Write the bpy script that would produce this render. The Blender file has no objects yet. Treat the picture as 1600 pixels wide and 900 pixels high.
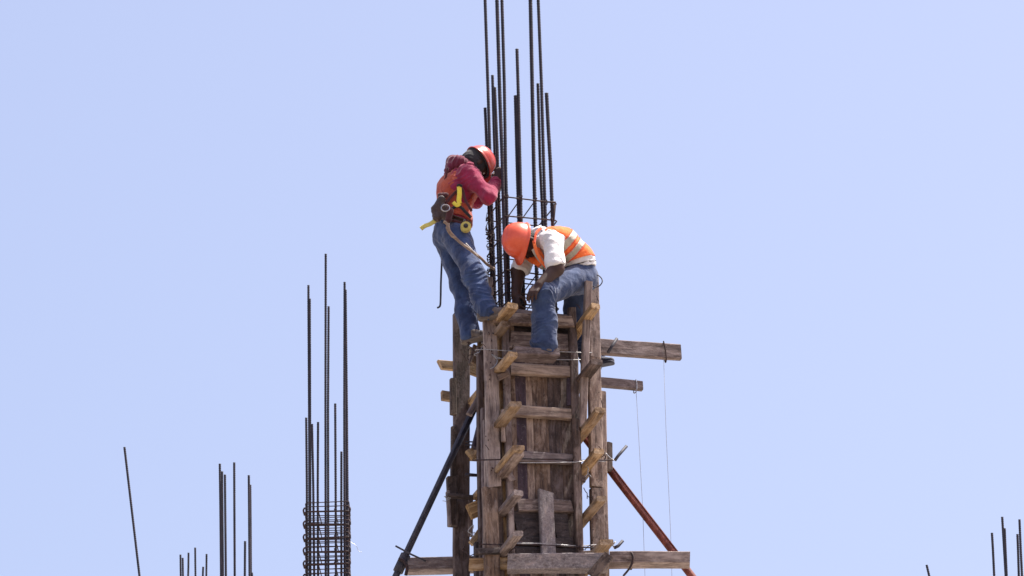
import bpy, bmesh, math, random
import numpy as np
from mathutils import Vector, Matrix, noise as mnoise
random.seed(7)
R = math.radians
scn = bpy.context.scene
COL = scn.collection

# ------------------------------------------------------------------ camera
FPX = 9000.0
PITCH, ROLL = R(24.0), R(1.8)
cd = bpy.data.cameras.new('camera')
cam = bpy.data.objects.new('camera', cd); COL.objects.link(cam)
cd.sensor_width = 36.0; cd.lens = 36.0 * FPX / 1600.0
cd.clip_start = 0.5; cd.clip_end = 9000.0
CAMLOC = Vector((0, 0, 1.6))
RM = Matrix.Rotation(math.pi/2 + PITCH, 3, 'X') @ Matrix.Rotation(-ROLL, 3, 'Z')
cam.matrix_world = Matrix.Translation(CAMLOC) @ RM.to_4x4()
scn.camera = cam

# ------------------------------------------------------------------ sky, sun, exposure
SUN_EL, SUN_AZ = R(67), R(78)         # azimuth from +Y towards +X : very high, from the right, grazing the fronts
w = bpy.data.worlds.new('World'); scn.world = w; w.use_nodes = True
nt = w.node_tree; nt.nodes.clear()
sky = nt.nodes.new('ShaderNodeTexSky'); sky.sky_type = 'NISHITA'; sky.sun_disc = False
sky.sun_elevation = SUN_EL; sky.sun_rotation = SUN_AZ
sky.altitude = 300; sky.air_density = 1.0; sky.dust_density = 5.0; sky.ozone_density = 1.2
tint = nt.nodes.new('ShaderNodeMix'); tint.data_type = 'RGBA'; tint.blend_type = 'MULTIPLY'
tint.inputs[0].default_value = 1.0; tint.inputs[7].default_value = (1.10, 0.985, 0.975, 1)
bg = nt.nodes.new('ShaderNodeBackground'); bg.inputs[1].default_value = 0.15
ow = nt.nodes.new('ShaderNodeOutputWorld')
nt.links.new(sky.outputs[0], tint.inputs[6]); nt.links.new(tint.outputs[2], bg.inputs[0]); nt.links.new(bg.outputs[0], ow.inputs[0])
sd = bpy.data.lights.new('sun', 'SUN'); sd.energy = 4.9; sd.angle = R(0.53); sd.color = (1.0, 0.95, 0.86)
sun = bpy.data.objects.new('sun', sd); COL.objects.link(sun)
TS = Vector((math.cos(SUN_EL)*math.sin(SUN_AZ), math.cos(SUN_EL)*math.cos(SUN_AZ), math.sin(SUN_EL)))
sun.rotation_euler = TS.to_track_quat('Z', 'Y').to_euler()
scn.view_settings.view_transform = 'Standard'; scn.view_settings.look = 'None'
scn.view_settings.gamma = 1.0; scn.view_settings.use_curve_mapping = False
scn.view_settings.exposure = 0.76
scn.render.engine = 'CYCLES'

# ------------------------------------------------------------------ measuring helpers
def ray(px, py):
    return (RM @ Vector(((px-800)/FPX, -(py-450)/FPX, -1))).normalized()
Y0 = 38.0
def at(px, py, dy=0.0, Y=None):
    d = ray(px, py); t = ((Y if Y is not None else Y0+dy) - CAMLOC.y)/d.y
    return CAMLOC + d*t
TH = R(19.0)
U = Vector((math.cos(TH), math.sin(TH), 0)); W = Vector((-math.sin(TH), math.cos(TH), 0)); Z = Vector((0, 0, 1))
O = at(845, 700)
def F(px, py, w=0.0):                  # point on a plane parallel to the column front, w metres behind it
    d = ray(px, py); t = ((O + W*w) - CAMLOC).dot(W)/d.dot(W); return CAMLOC + d*t
def S(px, py, u):                      # point on a plane parallel to the column side
    d = ray(px, py); t = ((O + U*u) - CAMLOC).dot(U)/d.dot(U); return CAMLOC + d*t
def uof(px, py=700, w=0.0): return (F(px, py, w) - O).dot(U)
UL, UR = uof(790), uof(902)
DEPTH = 0.55
ZB = F(845, 900).z - 0.95              # top of the slab, below the picture

# ------------------------------------------------------------------ materials
def nodes(name, rough=0.8, metal=0.0):
    m = bpy.data.materials.new(name); m.use_nodes = True
    n = m.node_tree.nodes; b = n['Principled BSDF']
    b.inputs['Roughness'].default_value = rough; b.inputs['Metallic'].default_value = metal
    return m, m.node_tree, b
def mk(nt, t, **kw):
    n = nt.nodes.new(t)
    for k, v in kw.items(): setattr(n, k, v)
    return n
def ramp(nt, fac, stops):
    r = nt.nodes.new('ShaderNodeValToRGB'); e = r.color_ramp.elements
    while len(e) < len(stops): e.new(0.5)
    for i, (p, c) in enumerate(stops):
        e[i].position = p; e[i].color = (*c, 1) if len(c) == 3 else c
    nt.links.new(fac, r.inputs[0]); return r.outputs[0]
def mixc(nt, fac, a, b, blend='MIX'):
    m = nt.nodes.new('ShaderNodeMix'); m.data_type = 'RGBA'; m.blend_type = blend
    for s, v in ((0, fac), (6, a), (7, b)):
        if hasattr(v, 'is_linked') or hasattr(v, 'links'): nt.links.new(v, m.inputs[s])
        elif s == 0: m.inputs[0].default_value = v
        else: m.inputs[s].default_value = (*v, 1)
    return m.outputs[2]
def coords(nt, scale, rnd=True):
    tc = nt.nodes.new('ShaderNodeTexCoord'); mp = nt.nodes.new('ShaderNodeMapping')
    mp.inputs['Scale'].default_value = scale
    nt.links.new(tc.outputs['Object'], mp.inputs[0])
    if rnd:
        oi = nt.nodes.new('ShaderNodeObjectInfo'); ad = nt.nodes.new('ShaderNodeVectorMath'); ad.operation = 'SCALE'
        cb = nt.nodes.new('ShaderNodeCombineXYZ')
        for i in range(3): nt.links.new(oi.outputs['Random'], cb.inputs[i])
        nt.links.new(cb.outputs[0], ad.inputs[0]); ad.inputs['Scale'].default_value = 57.0
        nt.links.new(ad.outputs[0], mp.inputs[1])
    return mp.outputs[0]
def noise_tex(nt, co, scale, detail=5, rough=0.6, dist=0.0):
    n = nt.nodes.new('ShaderNodeTexNoise'); nt.links.new(co, n.inputs['Vector'])
    n.inputs['Scale'].default_value = scale; n.inputs['Detail'].default_value = detail
    n.inputs['Roughness'].default_value = rough; n.inputs['Distortion'].default_value = dist
    return n.outputs['Fac']
def bump(nt, b, h, strength, dist):
    bp = nt.nodes.new('ShaderNodeBump'); bp.inputs['Strength'].default_value = strength
    bp.inputs['Distance'].default_value = dist; nt.links.new(h, bp.inputs['Height']); nt.links.new(bp.outputs[0], b.inputs['Normal'])

def wood(name, dark, mid, light, cement=0.0, bleach=(0.40, 0.345, 0.325)):
    m, t, b = nodes(name, 0.85)
    co = coords(t, (1.0, 14.0, 14.0)); co2 = coords(t, (1, 1, 1)); co3 = coords(t, (2.0, 40.0, 40.0))
    g = noise_tex(t, co, 2.2, 6, 0.65, 0.7)
    c = ramp(t, g, [(0.30, dark), (0.48, mid), (0.68, light)])
    fine = ramp(t, noise_tex(t, co3, 2.5, 5, 0.75), [(0.38, (0.40, 0.38, 0.38)), (0.52, (1, 1, 1))])
    c = mixc(t, 0.85, c, fine, 'MULTIPLY')
    # blotches of damp and grime
    bl = ramp(t, noise_tex(t, co2, 6.0, 4, 0.6), [(0.38, (0.50, 0.45, 0.46)), (0.60, (1, 1, 1))])
    c = mixc(t, 0.75, c, bl, 'MULTIPLY')
    # bleached grey patches
    gp = ramp(t, noise_tex(t, coords(t, (1.2, 3, 3)), 5.0, 6, 0.7, 0.5), [(0.47, (0, 0, 0)), (0.64, (0.75, 0.75, 0.75))])
    c = mixc(t, gp, c, bleach)
    # knots
    v = mk(t, 'ShaderNodeTexVoronoi'); cv = coords(t, (3.0, 9.0, 9.0)); t.links.new(cv, v.inputs['Vector']); v.inputs['Scale'].default_value = 1.0
    k = ramp(t, v.outputs['Distance'], [(0.05, (0.25, 0.16, 0.12)), (0.13, (1, 1, 1))])
    c = mixc(t, 0.8, c, k, 'MULTIPLY')
    # drips and splashes of cement
    sp = ramp(t, noise_tex(t, co2, 28.0, 5, 0.75, 0.4), [(0.56 - 0.17*cement, (0, 0, 0)), (0.66 - 0.08*cement, (1, 1, 1))])
    sep = mk(t, 'ShaderNodeMath', operation='MULTIPLY'); t.links.new(sp, sep.inputs[0]); sep.inputs[1].default_value = 0.30 + 0.48*cement
    spk = ramp(t, noise_tex(t, co2, 75.0, 4, 0.8), [(0.36, (0.11, 0.10, 0.115)), (0.50, (0.22, 0.205, 0.22)), (0.70, (0.42, 0.40, 0.41))])
    c = mixc(t, sep.outputs[0], c, spk)
    # each board its own tone
    oi = mk(t, 'ShaderNodeObjectInfo'); tone = ramp(t, oi.outputs['Random'], [(0.0, (0.62, 0.58, 0.64)), (0.5, (1.0, 0.93, 0.91)), (1.0, (1.32, 1.16, 0.98))])
    c = mixc(t, 1.0, c, tone, 'MULTIPLY')
    t.links.new(c, b.inputs['Base Color'])
    hs_ = mk(t, 'ShaderNodeMath', operation='ADD'); t.links.new(g, hs_.inputs[0]); t.links.new(noise_tex(t, co2, 60.0, 5, 0.75), hs_.inputs[1])
    bump(t, b, hs_.outputs[0], 0.8, 0.006)
    return m
M = {}
M['grey_wood'] = wood('weathered grey wood', (0.085, 0.065, 0.062), (0.20, 0.158, 0.145), (0.32, 0.265, 0.235))
M['pale_wood'] = wood('pale dusty wood', (0.115, 0.092, 0.088), (0.27, 0.228, 0.212), (0.44, 0.385, 0.35))
M['tan_wood'] = wood('tan pine', (0.13, 0.085, 0.045), (0.31, 0.215, 0.115), (0.56, 0.43, 0.26), bleach=(0.42, 0.34, 0.25))
M['brown_wood'] = wood('brown plank', (0.045, 0.030, 0.026), (0.120, 0.084, 0.067), (0.21, 0.153, 0.118), bleach=(0.27, 0.22, 0.20))
M['dark_wood'] = wood('dark wood and shade', (0.022, 0.017, 0.019), (0.05, 0.038, 0.038), (0.10, 0.077, 0.07), bleach=(0.13, 0.105, 0.10))  # for dark boards, and for shade painted into gaps and recesses
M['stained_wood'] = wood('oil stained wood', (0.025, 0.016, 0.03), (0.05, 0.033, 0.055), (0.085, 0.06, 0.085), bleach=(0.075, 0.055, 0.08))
M['cement_wood'] = wood('cement crusted wood', (0.07, 0.06, 0.065), (0.15, 0.135, 0.14), (0.26, 0.24, 0.245), cement=1.0)

def steel(name, a, bcol, rough=0.6, metal=0.3, sc=30):
    m, t, b = nodes(name, rough, metal)
    co = coords(t, (1, 1, 1)); n = noise_tex(t, co, sc, 5, 0.7)
    t.links.new(ramp(t, n, [(0.38, a), (0.62, bcol)]), b.inputs['Base Color']); bump(t, b, n, 0.3, 0.002)
    return m
M['rebar'] = steel('mill scale rebar', (0.008, 0.008, 0.017), (0.034, 0.024, 0.034), 0.6, 0.2, 9)
M['rust'] = steel('rusty wire', (0.012, 0.009, 0.012), (0.048, 0.020, 0.019), 0.8, 0.1)
M['wire'] = steel('galvanised wire', (0.25, 0.25, 0.27), (0.45, 0.44, 0.44), 0.4, 0.6)
M['black_steel'] = steel('dark painted prop', (0.016, 0.017, 0.032), (0.055, 0.05, 0.065), 0.65, 0.1, 24)
M['red_steel'] = steel('red oxide prop', (0.10, 0.022, 0.016), (0.24, 0.065, 0.045), 0.65, 0.1, 22)
M['chrome'] = steel('buckle steel', (0.3, 0.3, 0.32), (0.5, 0.5, 0.52), 0.35, 0.8)

def cloth(name, a, bcol, sc=9, weave=0.15, rough=0.95, sheen=0.2):
    m, t, b = nodes(name, rough)
    co = coords(t, (1, 1, 1), False)
    n = noise_tex(t, co, sc, 6, 0.65, 0.3); f = noise_tex(t, co, 260, 2, 0.5)
    c = ramp(t, n, [(0.34, a), (0.66, bcol)])
    c = mixc(t, weave, c, ramp(t, f, [(0.3, (0.55,)*3), (0.7, (1.3,)*3)]), 'MULTIPLY')
    t.links.new(c, b.inputs['Base Color']); b.inputs['Sheen Weight'].default_value = sheen
    big = noise_tex(t, co, 22, 3, 0.5, 1.2)
    bump(t, b, big, 0.55, 0.012)
    return m
M['denim_dark'] = cloth('dark blue denim', (0.009, 0.021, 0.070), (0.034, 0.068, 0.180))
M['denim_grey'] = cloth('greyed blue denim', (0.011, 0.025, 0.080), (0.036, 0.064, 0.150))
M['crimson'] = cloth('crimson sweatshirt', (0.19, 0.006, 0.040), (0.31, 0.015, 0.075))
M['maroon'] = cloth('maroon hood', (0.09, 0.006, 0.025), (0.16, 0.012, 0.045))
M['red_vest'] = cloth('faded red orange vest', (0.32, 0.040, 0.022), (0.50, 0.095, 0.045))
M['orange_vest'] = cloth('bright orange vest', (0.80, 0.13, 0.025), (0.95, 0.21, 0.05), sheen=0.1)
M['orange_trim'] = cloth('deep orange trim', (0.62, 0.06, 0.02), (0.78, 0.10, 0.03))
M['white_cotton'] = cloth('white cotton', (0.58, 0.57, 0.58), (0.80, 0.79, 0.79))
M['reflective'] = cloth('dusty reflective tape', (0.30, 0.26, 0.20), (0.50, 0.45, 0.36), rough=0.5)
M['black_cloth'] = cloth('black cloth', (0.010, 0.010, 0.014), (0.03, 0.028, 0.035))
M['webbing'] = cloth('dark red webbing', (0.04, 0.01, 0.014), (0.09, 0.022, 0.03))
M['leather'] = cloth('dark leather', (0.022, 0.013, 0.014), (0.06, 0.032, 0.03), rough=0.6)
M['yellow'] = cloth('yellow webbing', (0.72, 0.56, 0.04), (0.85, 0.72, 0.09))
M['yellow_dull'] = cloth('dusty yellow', (0.45, 0.38, 0.10), (0.62, 0.55, 0.16))
M['rope'] = cloth('tan rope', (0.16, 0.10, 0.07), (0.34, 0.24, 0.17), sc=40)
M['boot'] = cloth('dusty brown boot', (0.05, 0.038, 0.038), (0.14, 0.112, 0.10), rough=0.8)
M['sneaker'] = cloth('dark blue sneaker', (0.014, 0.018, 0.04), (0.04, 0.045, 0.08), rough=0.8)
M['sole'] = cloth('pale sole', (0.40, 0.37, 0.34), (0.55, 0.52, 0.48), rough=0.8)
M['string'] = cloth('string', (0.20, 0.21, 0.26), (0.26, 0.27, 0.33))
M['sock_white'] = cloth('pale dust', (0.5, 0.48, 0.45), (0.6, 0.58, 0.55))
m, t, b = nodes('brown skin', 0.68); co = coords(t, (1, 1, 1), False)
t.links.new(ramp(t, noise_tex(t, co, 18, 4), [(0.35, (0.030, 0.011, 0.008)), (0.65, (0.052, 0.020, 0.013))]), b.inputs['Base Color'])
b.inputs['Subsurface Weight'].default_value = 0.05; M['skin'] = m
m, t, b = nodes('eye', 0.15); b.inputs['Base Color'].default_value = (0.55, 0.52, 0.48, 1); M['eye'] = m
m, t, b = nodes('black hair', 0.7); b.inputs['Base Color'].default_value = (0.008, 0.007, 0.008, 1)
co = coords(t, (1, 1, 1), False); bump(t, b, noise_tex(t, co, 90, 4), 0.7, 0.01); M['hair'] = m
def shell(name, a, bcol):
    m, t, b = nodes(name, 0.32); co = coords(t, (1, 1, 1), False)
    n = noise_tex(t, co, 14, 6, 0.7)
    c = ramp(t, n, [(0.3, a), (0.65, bcol)])
    sc = ramp(t, noise_tex(t, co, 70, 3, 0.8), [(0.63, (0, 0, 0)), (0.70, (1, 1, 1))])
    mm = mk(t, 'ShaderNodeMath', operation='MULTIPLY'); t.links.new(sc, mm.inputs[0]); mm.inputs[1].default_value = 0.35
    c = mixc(t, mm.outputs[0], c, (0.45, 0.33, 0.28))
    t.links.new(c, b.inputs['Base Color']); b.inputs['Coat Weight'].default_value = 0.25; b.inputs['Coat Roughness'].default_value = 0.25
    return m
M['red_shell'] = shell('faded red plastic', (0.42, 0.035, 0.03), (0.58, 0.065, 0.05))
M['orange_shell'] = shell('orange red plastic', (0.68, 0.075, 0.03), (0.80, 0.12, 0.05))
m, t, b = nodes('pale concrete', 0.9); co = coords(t, (1, 1, 1), False)
c = ramp(t, noise_tex(t, co, 0.8, 8, 0.65), [(0.3, (0.30, 0.275, 0.24)), (0.7, (0.42, 0.385, 0.34))])
t.links.new(c, b.inputs['Base Color']); bump(t, b, noise_tex(t, co, 25, 5), 0.3, 0.01); M['concrete'] = m
m, t, b = nodes('dry earth', 0.95); co = coords(t, (1, 1, 1), False)
c = ramp(t, noise_tex(t, co, 0.05, 10, 0.7), [(0.3, (0.14, 0.105, 0.07)), (0.7, (0.24, 0.19, 0.14))])
t.links.new(c, b.inputs['Base Color']); M['earth'] = m

# ------------------------------------------------------------------ object helpers
def link(name, me, mat, parent=None, mw=None, smooth=False):
    o = bpy.data.objects.new(name, me); COL.objects.link(o)
    if mat is not None:
        for mm in (mat if isinstance(mat, (list, tuple)) else [mat]): me.materials.append(M[mm])
    mw = mw or Matrix.Identity(4)
    if parent is not None:
        pw = parent['_mw']; pm = Matrix([pw[i*4:i*4+4] for i in range(4)])
        o.parent = parent; o.matrix_basis = pm.inverted() @ mw
    else: o.matrix_basis = mw
    o['_mw'] = [v for row in mw for v in row]
    if smooth: me.polygons.foreach_set('use_smooth', [True]*len(me.polygons))
    return o
def tag(o, label=None, cat=None, group=None, kind=None):
    if label: o['label'] = label
    if cat: o['category'] = cat
    if group: o['group'] = group
    if kind: o['kind'] = kind
    return o
def thing(name, loc, label, cat, group=None):
    o = bpy.data.objects.new(name, None); COL.objects.link(o); o.empty_display_size = 0.1
    mw = Matrix.Translation(loc); o.matrix_basis = mw; o['_mw'] = [v for row in mw for v in row]
    return tag(o, label, cat, group)

def frame(p0, p1, nrm):
    x = (p1-p0).normalized(); z = (nrm - x*nrm.dot(x)).normalized(); y = z.cross(x)
    m = Matrix((x, y, z)).transposed().to_4x4(); m.translation = (p0+p1)/2
    return m
def board(name, p0, p1, width, thick, mat, parent=None, nrm=None, warp=0.004, skew=0.25):
    """one sawn board from p0 to p1 (centreline), rounded arrises, a little warp, ends cut slightly out of square"""
    nrm = nrm if nrm is not None else -W
    mw = frame(p0, p1, nrm); L = (p1-p0).length
    b = min(0.006, thick*0.18, width*0.18); hw, ht = width/2, thick/2
    sec = [(-hw+b, -ht), (hw-b, -ht), (hw, -ht+b), (hw, ht-b), (hw-b, ht), (-hw+b, ht), (-hw, ht-b), (-hw, -ht+b)]
    n = max(3, int(L/0.12)); bm = bmesh.new(); rings = []
    sd = random.uniform(0, 99); s0, s1 = random.uniform(-skew, skew), random.uniform(-skew, skew)
    tw = random.uniform(-1, 1)*0.03
    for i in range(n+1):
        t = i/n; x = -L/2 + L*t
        wy = (mnoise.noise(Vector((x*1.3, sd, 0)))*warp)*2; wz = mnoise.noise(Vector((x*1.3, sd, 7)))*warp*2
        rg = []
        for (y, z) in sec:
            xx = x + (s0*y if i == 0 else s1*y if i == n else 0)
            k = 1 + 0.04*mnoise.noise(Vector((x*6, y*30+sd, z*30)))
            a = tw*(t-0.5)
            rg.append(bm.verts.new((xx, y*k*math.cos(a)-z*math.sin(a)+wy, z*k+y*math.sin(a)+wz)))
        rings.append(rg)
    for a, c in zip(rings, rings[1:]):
        for j in range(8): bm.faces.new((a[j], a[(j+1) % 8], c[(j+1) % 8], c[j]))
    bm.faces.new(rings[0][::-1]); bm.faces.new(rings[-1])
    bmesh.ops.recalc_face_normals(bm, faces=bm.faces)
    me = bpy.data.meshes.new(name); bm.to_mesh(me); bm.free()
    return link(name, me, mat, parent, mw)

def tube_bm(bm, pts, r, seg=8, closed=False, ribs=0.0, flat=None):
    pts = [Vector(p) for p in pts]; n = len(pts); prev = None; rings = []
    for i in range(n):
        a = pts[(i-1) % n] if (closed or i > 0) else pts[i]; c = pts[(i+1) % n] if (closed or i < n-1) else pts[i]
        d = (c-a).normalized()
        if prev is None:
            q = d.orthogonal().normalized()
            if flat is not None: q = (flat - d*flat.dot(d)).normalized()
        else: q = (prev - d*prev.dot(d)).normalized()
        prev = q; e = d.cross(q); rr = r[i] if isinstance(r, (list, tuple)) else r
        ring = []
        for j in range(seg):
            ang = 2*math.pi*j/seg
            ru = rr*(0.2 if flat is not None else 1.0)
            ring.append(bm.verts.new(pts[i] + q*math.cos(ang)*ru + e*math.sin(ang)*rr))
        rings.append(ring)
    m = n if closed else n-1
    for i in range(m):
        a, c = rings[i], rings[(i+1) % n]
        for j in range(seg): bm.faces.new((a[j], a[(j+1) % seg], c[(j+1) % seg], c[j]))
    if not closed: bm.faces.new(rings[0][::-1]); bm.faces.new(rings[-1])
def tube(name, pts, r, mat, parent=None, seg=8, closed=False, flat=None, smooth=True):
    o0 = Vector(pts[0]); bm = bmesh.new(); tube_bm(bm, [Vector(p)-o0 for p in pts], r, seg, closed, flat=flat)
    bmesh.ops.recalc_face_normals(bm, faces=bm.faces)
    me = bpy.data.meshes.new(name); bm.to_mesh(me); bm.free()
    return link(name, me, mat, parent, Matrix.Translation(o0), smooth)
def spline(pts, n=8):
    pts = [Vector(p) for p in pts]; out = []
    for i in range(len(pts)-1):
        p0 = pts[max(0, i-1)]; p1 = pts[i]; p2 = pts[i+1]; p3 = pts[min(len(pts)-1, i+2)]
        for k in range(n):
            t = k/n
            out.append(0.5*((2*p1)+(p2-p0)*t+(2*p0-5*p1+4*p2-p3)*t*t+(3*p1-p0-3*p2+p3)*t**3))
    out.append(pts[-1]); return out
def rebar(name, pts, r, mat, parent=None, pitch=0.022):
    """deformed bar: smooth core with raised ribs"""
    pts = [Vector(p) for p in pts]
    L = [0]
    for a, c in zip(pts, pts[1:]): L.append(L[-1]+(c-a).length)
    out, rad = [], []; s = 0.0; i = 0; k = 0
    while s < L[-1]:
        while L[i+1] < s: i += 1
        q = (s-L[i])/(L[i+1]-L[i]); out.append(pts[i].lerp(pts[i+1], q))
        rad.append(r*(1.10 if k % 3 == 0 else 0.93)); s += pitch/3; k += 1
    out.append(pts[-1]); rad.append(r)
    return tube(name, out, rad, mat, parent, seg=7)

# ------------------------------------------------------------------ ground and building below (under the picture)
def box_me(x0, x1, y0, y1, z0, z1, name):
    bm = bmesh.new(); bmesh.ops.create_cube(bm, size=1)
    for v in bm.verts: v.co = Vector(((x0+x1)/2+v.co.x*(x1-x0), (y0+y1)/2+v.co.y*(y1-y0), (z0+z1)/2+v.co.z*(z1-z0)))
    bmesh.ops.bevel(bm, geom=bm.edges[:], offset=0.015, segments=1, affect='EDGES')
    me = bpy.data.meshes.new(name); bm.to_mesh(me); bm.free(); return me
bm = bmesh.new(); bmesh.ops.create_grid(bm, x_segments=40, y_segments=40, size=3500)
me = bpy.data.meshes.new('ground'); bm.to_mesh(me); bm.free()
tag(link('ground', me, 'earth'), kind='structure')
bld = thing('concrete_building', Vector((2, Y0+9, 0)), 'unfinished pale concrete frame building that carries the column and the bars', 'building')
yf = O.y - 1.6; yb = Y0+22
for k, z in enumerate((ZB, ZB-3.4, ZB-6.8, ZB-10.2)):
    link('floor_slab', box_me(-9, 11, yf, yb, z-0.22, z, 'floor_slab'), 'concrete', bld)
for x in (-8.5, -3.5, 1.2, 5.8, 10.4):
    for y in (yf+0.5, yf+7, yf+14, yb-0.5):
        for z in (ZB, ZB-3.4, ZB-6.8, ZB-10.2):
            zz = z-3.4 if z > ZB-10 else 0
            link('pillar', box_me(x-0.25, x+0.25, y-0.25, y+0.25, zz, z-0.223, 'pillar'), 'concrete', bld)

# ------------------------------------------------------------------ reinforcement
def down(p, x_lean=0.0):                # the same bar carried on down to the slab
    return Vector((p.x+x_lean, p.y, ZB))
def cage(label, group, Y, bars, r, stirs=None, srad=0.004, name='rebar_cage'):
    """bars: list of ([(px,py)...], dY)"""
    base = at(bars[0][0][-1][0], 900, Y=Y); base.z = ZB
    t = thing(name, base, label, 'rebar cage', group)
    for pl, dY in bars:
        pts = [at(px, py, Y=Y+dY) for px, py in pl]
        d = (pts[-1]-pts[-2]); k = (ZB-pts[-1].z)/min(-1e-3, d.z) if d.z < 0 else 0
        pts.append(Vector((pts[-1].x + (d.x*k if abs(d.x*k) < 0.25 else 0.0), pts[-1].y, ZB)))
        rebar('rebar', pts, r, 'rebar', t)
    return t

# main cage in the column: rectangle in column axes
CW0, CW1 = 0.08, 0.46                    # near and far rows, metres behind the form front
main_bars = [
 ([(758,169),(760,215),(764,330),(770,480)], CW1+.01), ([(757.5,-60),(758,0),(763.5,170),(767.5,300),(774,480)], CW1-.02),
 ([(769.5,118),(772,210),(776,320),(781,480)], .30), ([(773,137),(777,230),(780,320),(785,480)], .27),
 ([(775,-60),(776.5,0),(781,150),(785,255),(787,330),(792,480)], CW0), ([(783,-60),(784.3,0),(788,130),(790,255),(792,330),(796,480)], CW0+.02),
 ([(807.8,77),(810,150),(812.5,255),(814,330),(819,480)], .10), ([(805.8,150),(808.5,255),(811,340),(815,480)], .13),
 ([(827.5,-60),(828.8,0),(831.5,130),(834,255),(836,330),(840,480)], CW1-.04),
 ([(839,-60),(841,0),(846,130),(849.5,255),(852,330),(857,480)], .27),
 ([(840.5,131),(844,255),(847.5,330),(852,480)], .31),
 ([(854,146),(856.5,195),(860,255),(863,330),(868,480)], CW0),
]
cg = thing('rebar_cage', Vector((O + U*(UL+UR)/2 + W*0.27).to_tuple()[:2] + (ZB,)), 'tall dark rebar cage rising out of the timber column form between the two workers', 'rebar cage', 'rebar cages')
for i, (pl, w_) in enumerate(main_bars):
    pts = [F(px, py, w_) for px, py in pl]
    pts.append(Vector((pts[-1].x, pts[-1].y, ZB)))
    rebar('rebar', pts, (0.0118, 0.0122, 0.0112, 0.0118, 0.0142, 0.0125, 0.0125, 0.0150, 0.0150, 0.0125, 0.0118, 0.0142)[i], 'rebar', cg)
def loop(parent, corners, r, hook=0.07, mat='rust'):
    corners = [Vector((c.x, c.y, c.z+random.uniform(-.006, .006))) for c in corners]; pts = []
    n = len(corners)
    for i, c in enumerate(corners):
        a = corners[i-1]; d = corners[(i+1) % n]
        for q in (0.05, 0.015): pts.append(c + (a-c).normalized()*q)
        for q in (0.015, 0.05): pts.append(c + (d-c).normalized()*q)
    return tube('stirrup', pts, r, mat, parent, seg=6, closed=True)
for k, y in enumerate((309, 338, 367, 395, 424, 441, 458, 474, 489)):
    jit = [random.uniform(-1.5, 1.5) for _ in range(4)]
    z = F(825, y+4, CW0).z
    uu0 = uof(788+ (y-309)*0.022, y, CW0); uu1 = uof(866 + (y-309)*0.022, y, CW0)
    def P(u, w_, dz): return Vector(((O+U*u+W*w_).x, (O+U*u+W*w_).y, z+dz*0.004))
    c = [P(uu0-.012, CW0-.02, jit[0]), P(uu1+.012, CW0-.02, jit[1]), P(uu1+.012, CW1+.02, jit[2]), P(uu0-.012, CW1+.02, jit[3])]
    loop(cg, c, 0.0052)
    um = uu0+(uu1-uu0)*0.33
    if k != 1: tube('cross_tie', [P(um, CW0-.035, 4), P(um, CW0-.02, 2), P(um+0.01, CW1+.02, 2), P(um+.03, CW1+.035, 2)], 0.0045, 'rust', cg, 6)
    um = uu0+(uu1-uu0)*0.62
    if k % 2 == 0: tube('cross_tie', [P(um, CW0-.035, 2), P(um+0.01, CW1+.02, 2)], 0.0045, 'rust', cg, 6)
p = F(868, 316, CW0-.02)
tube('stirrup_hook', [F(850, 315, CW0-.03), p, F(866, 322, CW0-.03), F(865, 343, CW0-.03), F(862, 350, CW0-.03)], [0.005, 0.007, 0.014, 0.009, 0.006], 'rust', cg, 6)
# tying wire and scraps caught on the back left corner bars
bm = bmesh.new(); o0 = F(764, 380, CW1)
for k in range(26):
    y = 338 + k*5.4; c = F(764 + (y-338)*0.035 + random.uniform(-2, 2), y, CW1-.03)
    a = [c + Vector((random.uniform(-.03, .03), random.uniform(-.03, .03), random.uniform(-.04, .04))) - o0 for _ in range(5)]
    tube_bm(bm, spline(a, 3), random.uniform(0.002, 0.006), 5)
me = bpy.data.meshes.new('tie_wire'); bm.to_mesh(me); bm.free(); link('tie_wire', me, 'rust', cg, Matrix.Translation(o0))
for (x, y, w_) in ((790, 309, .06), (812, 311, .08), (815, 341, .08), (791, 340, .06), (864, 346, .06), (852, 317, .26), (812, 338, .1)):
    c = F(x, y, w_-.012); a = [c+Vector((random.uniform(-.02, .02), -.01, random.uniform(-.025, .025))) for _ in range(6)]
    tube('tie_wire', spline(a, 3), 0.0028, 'rust', cg, 5)

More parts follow.
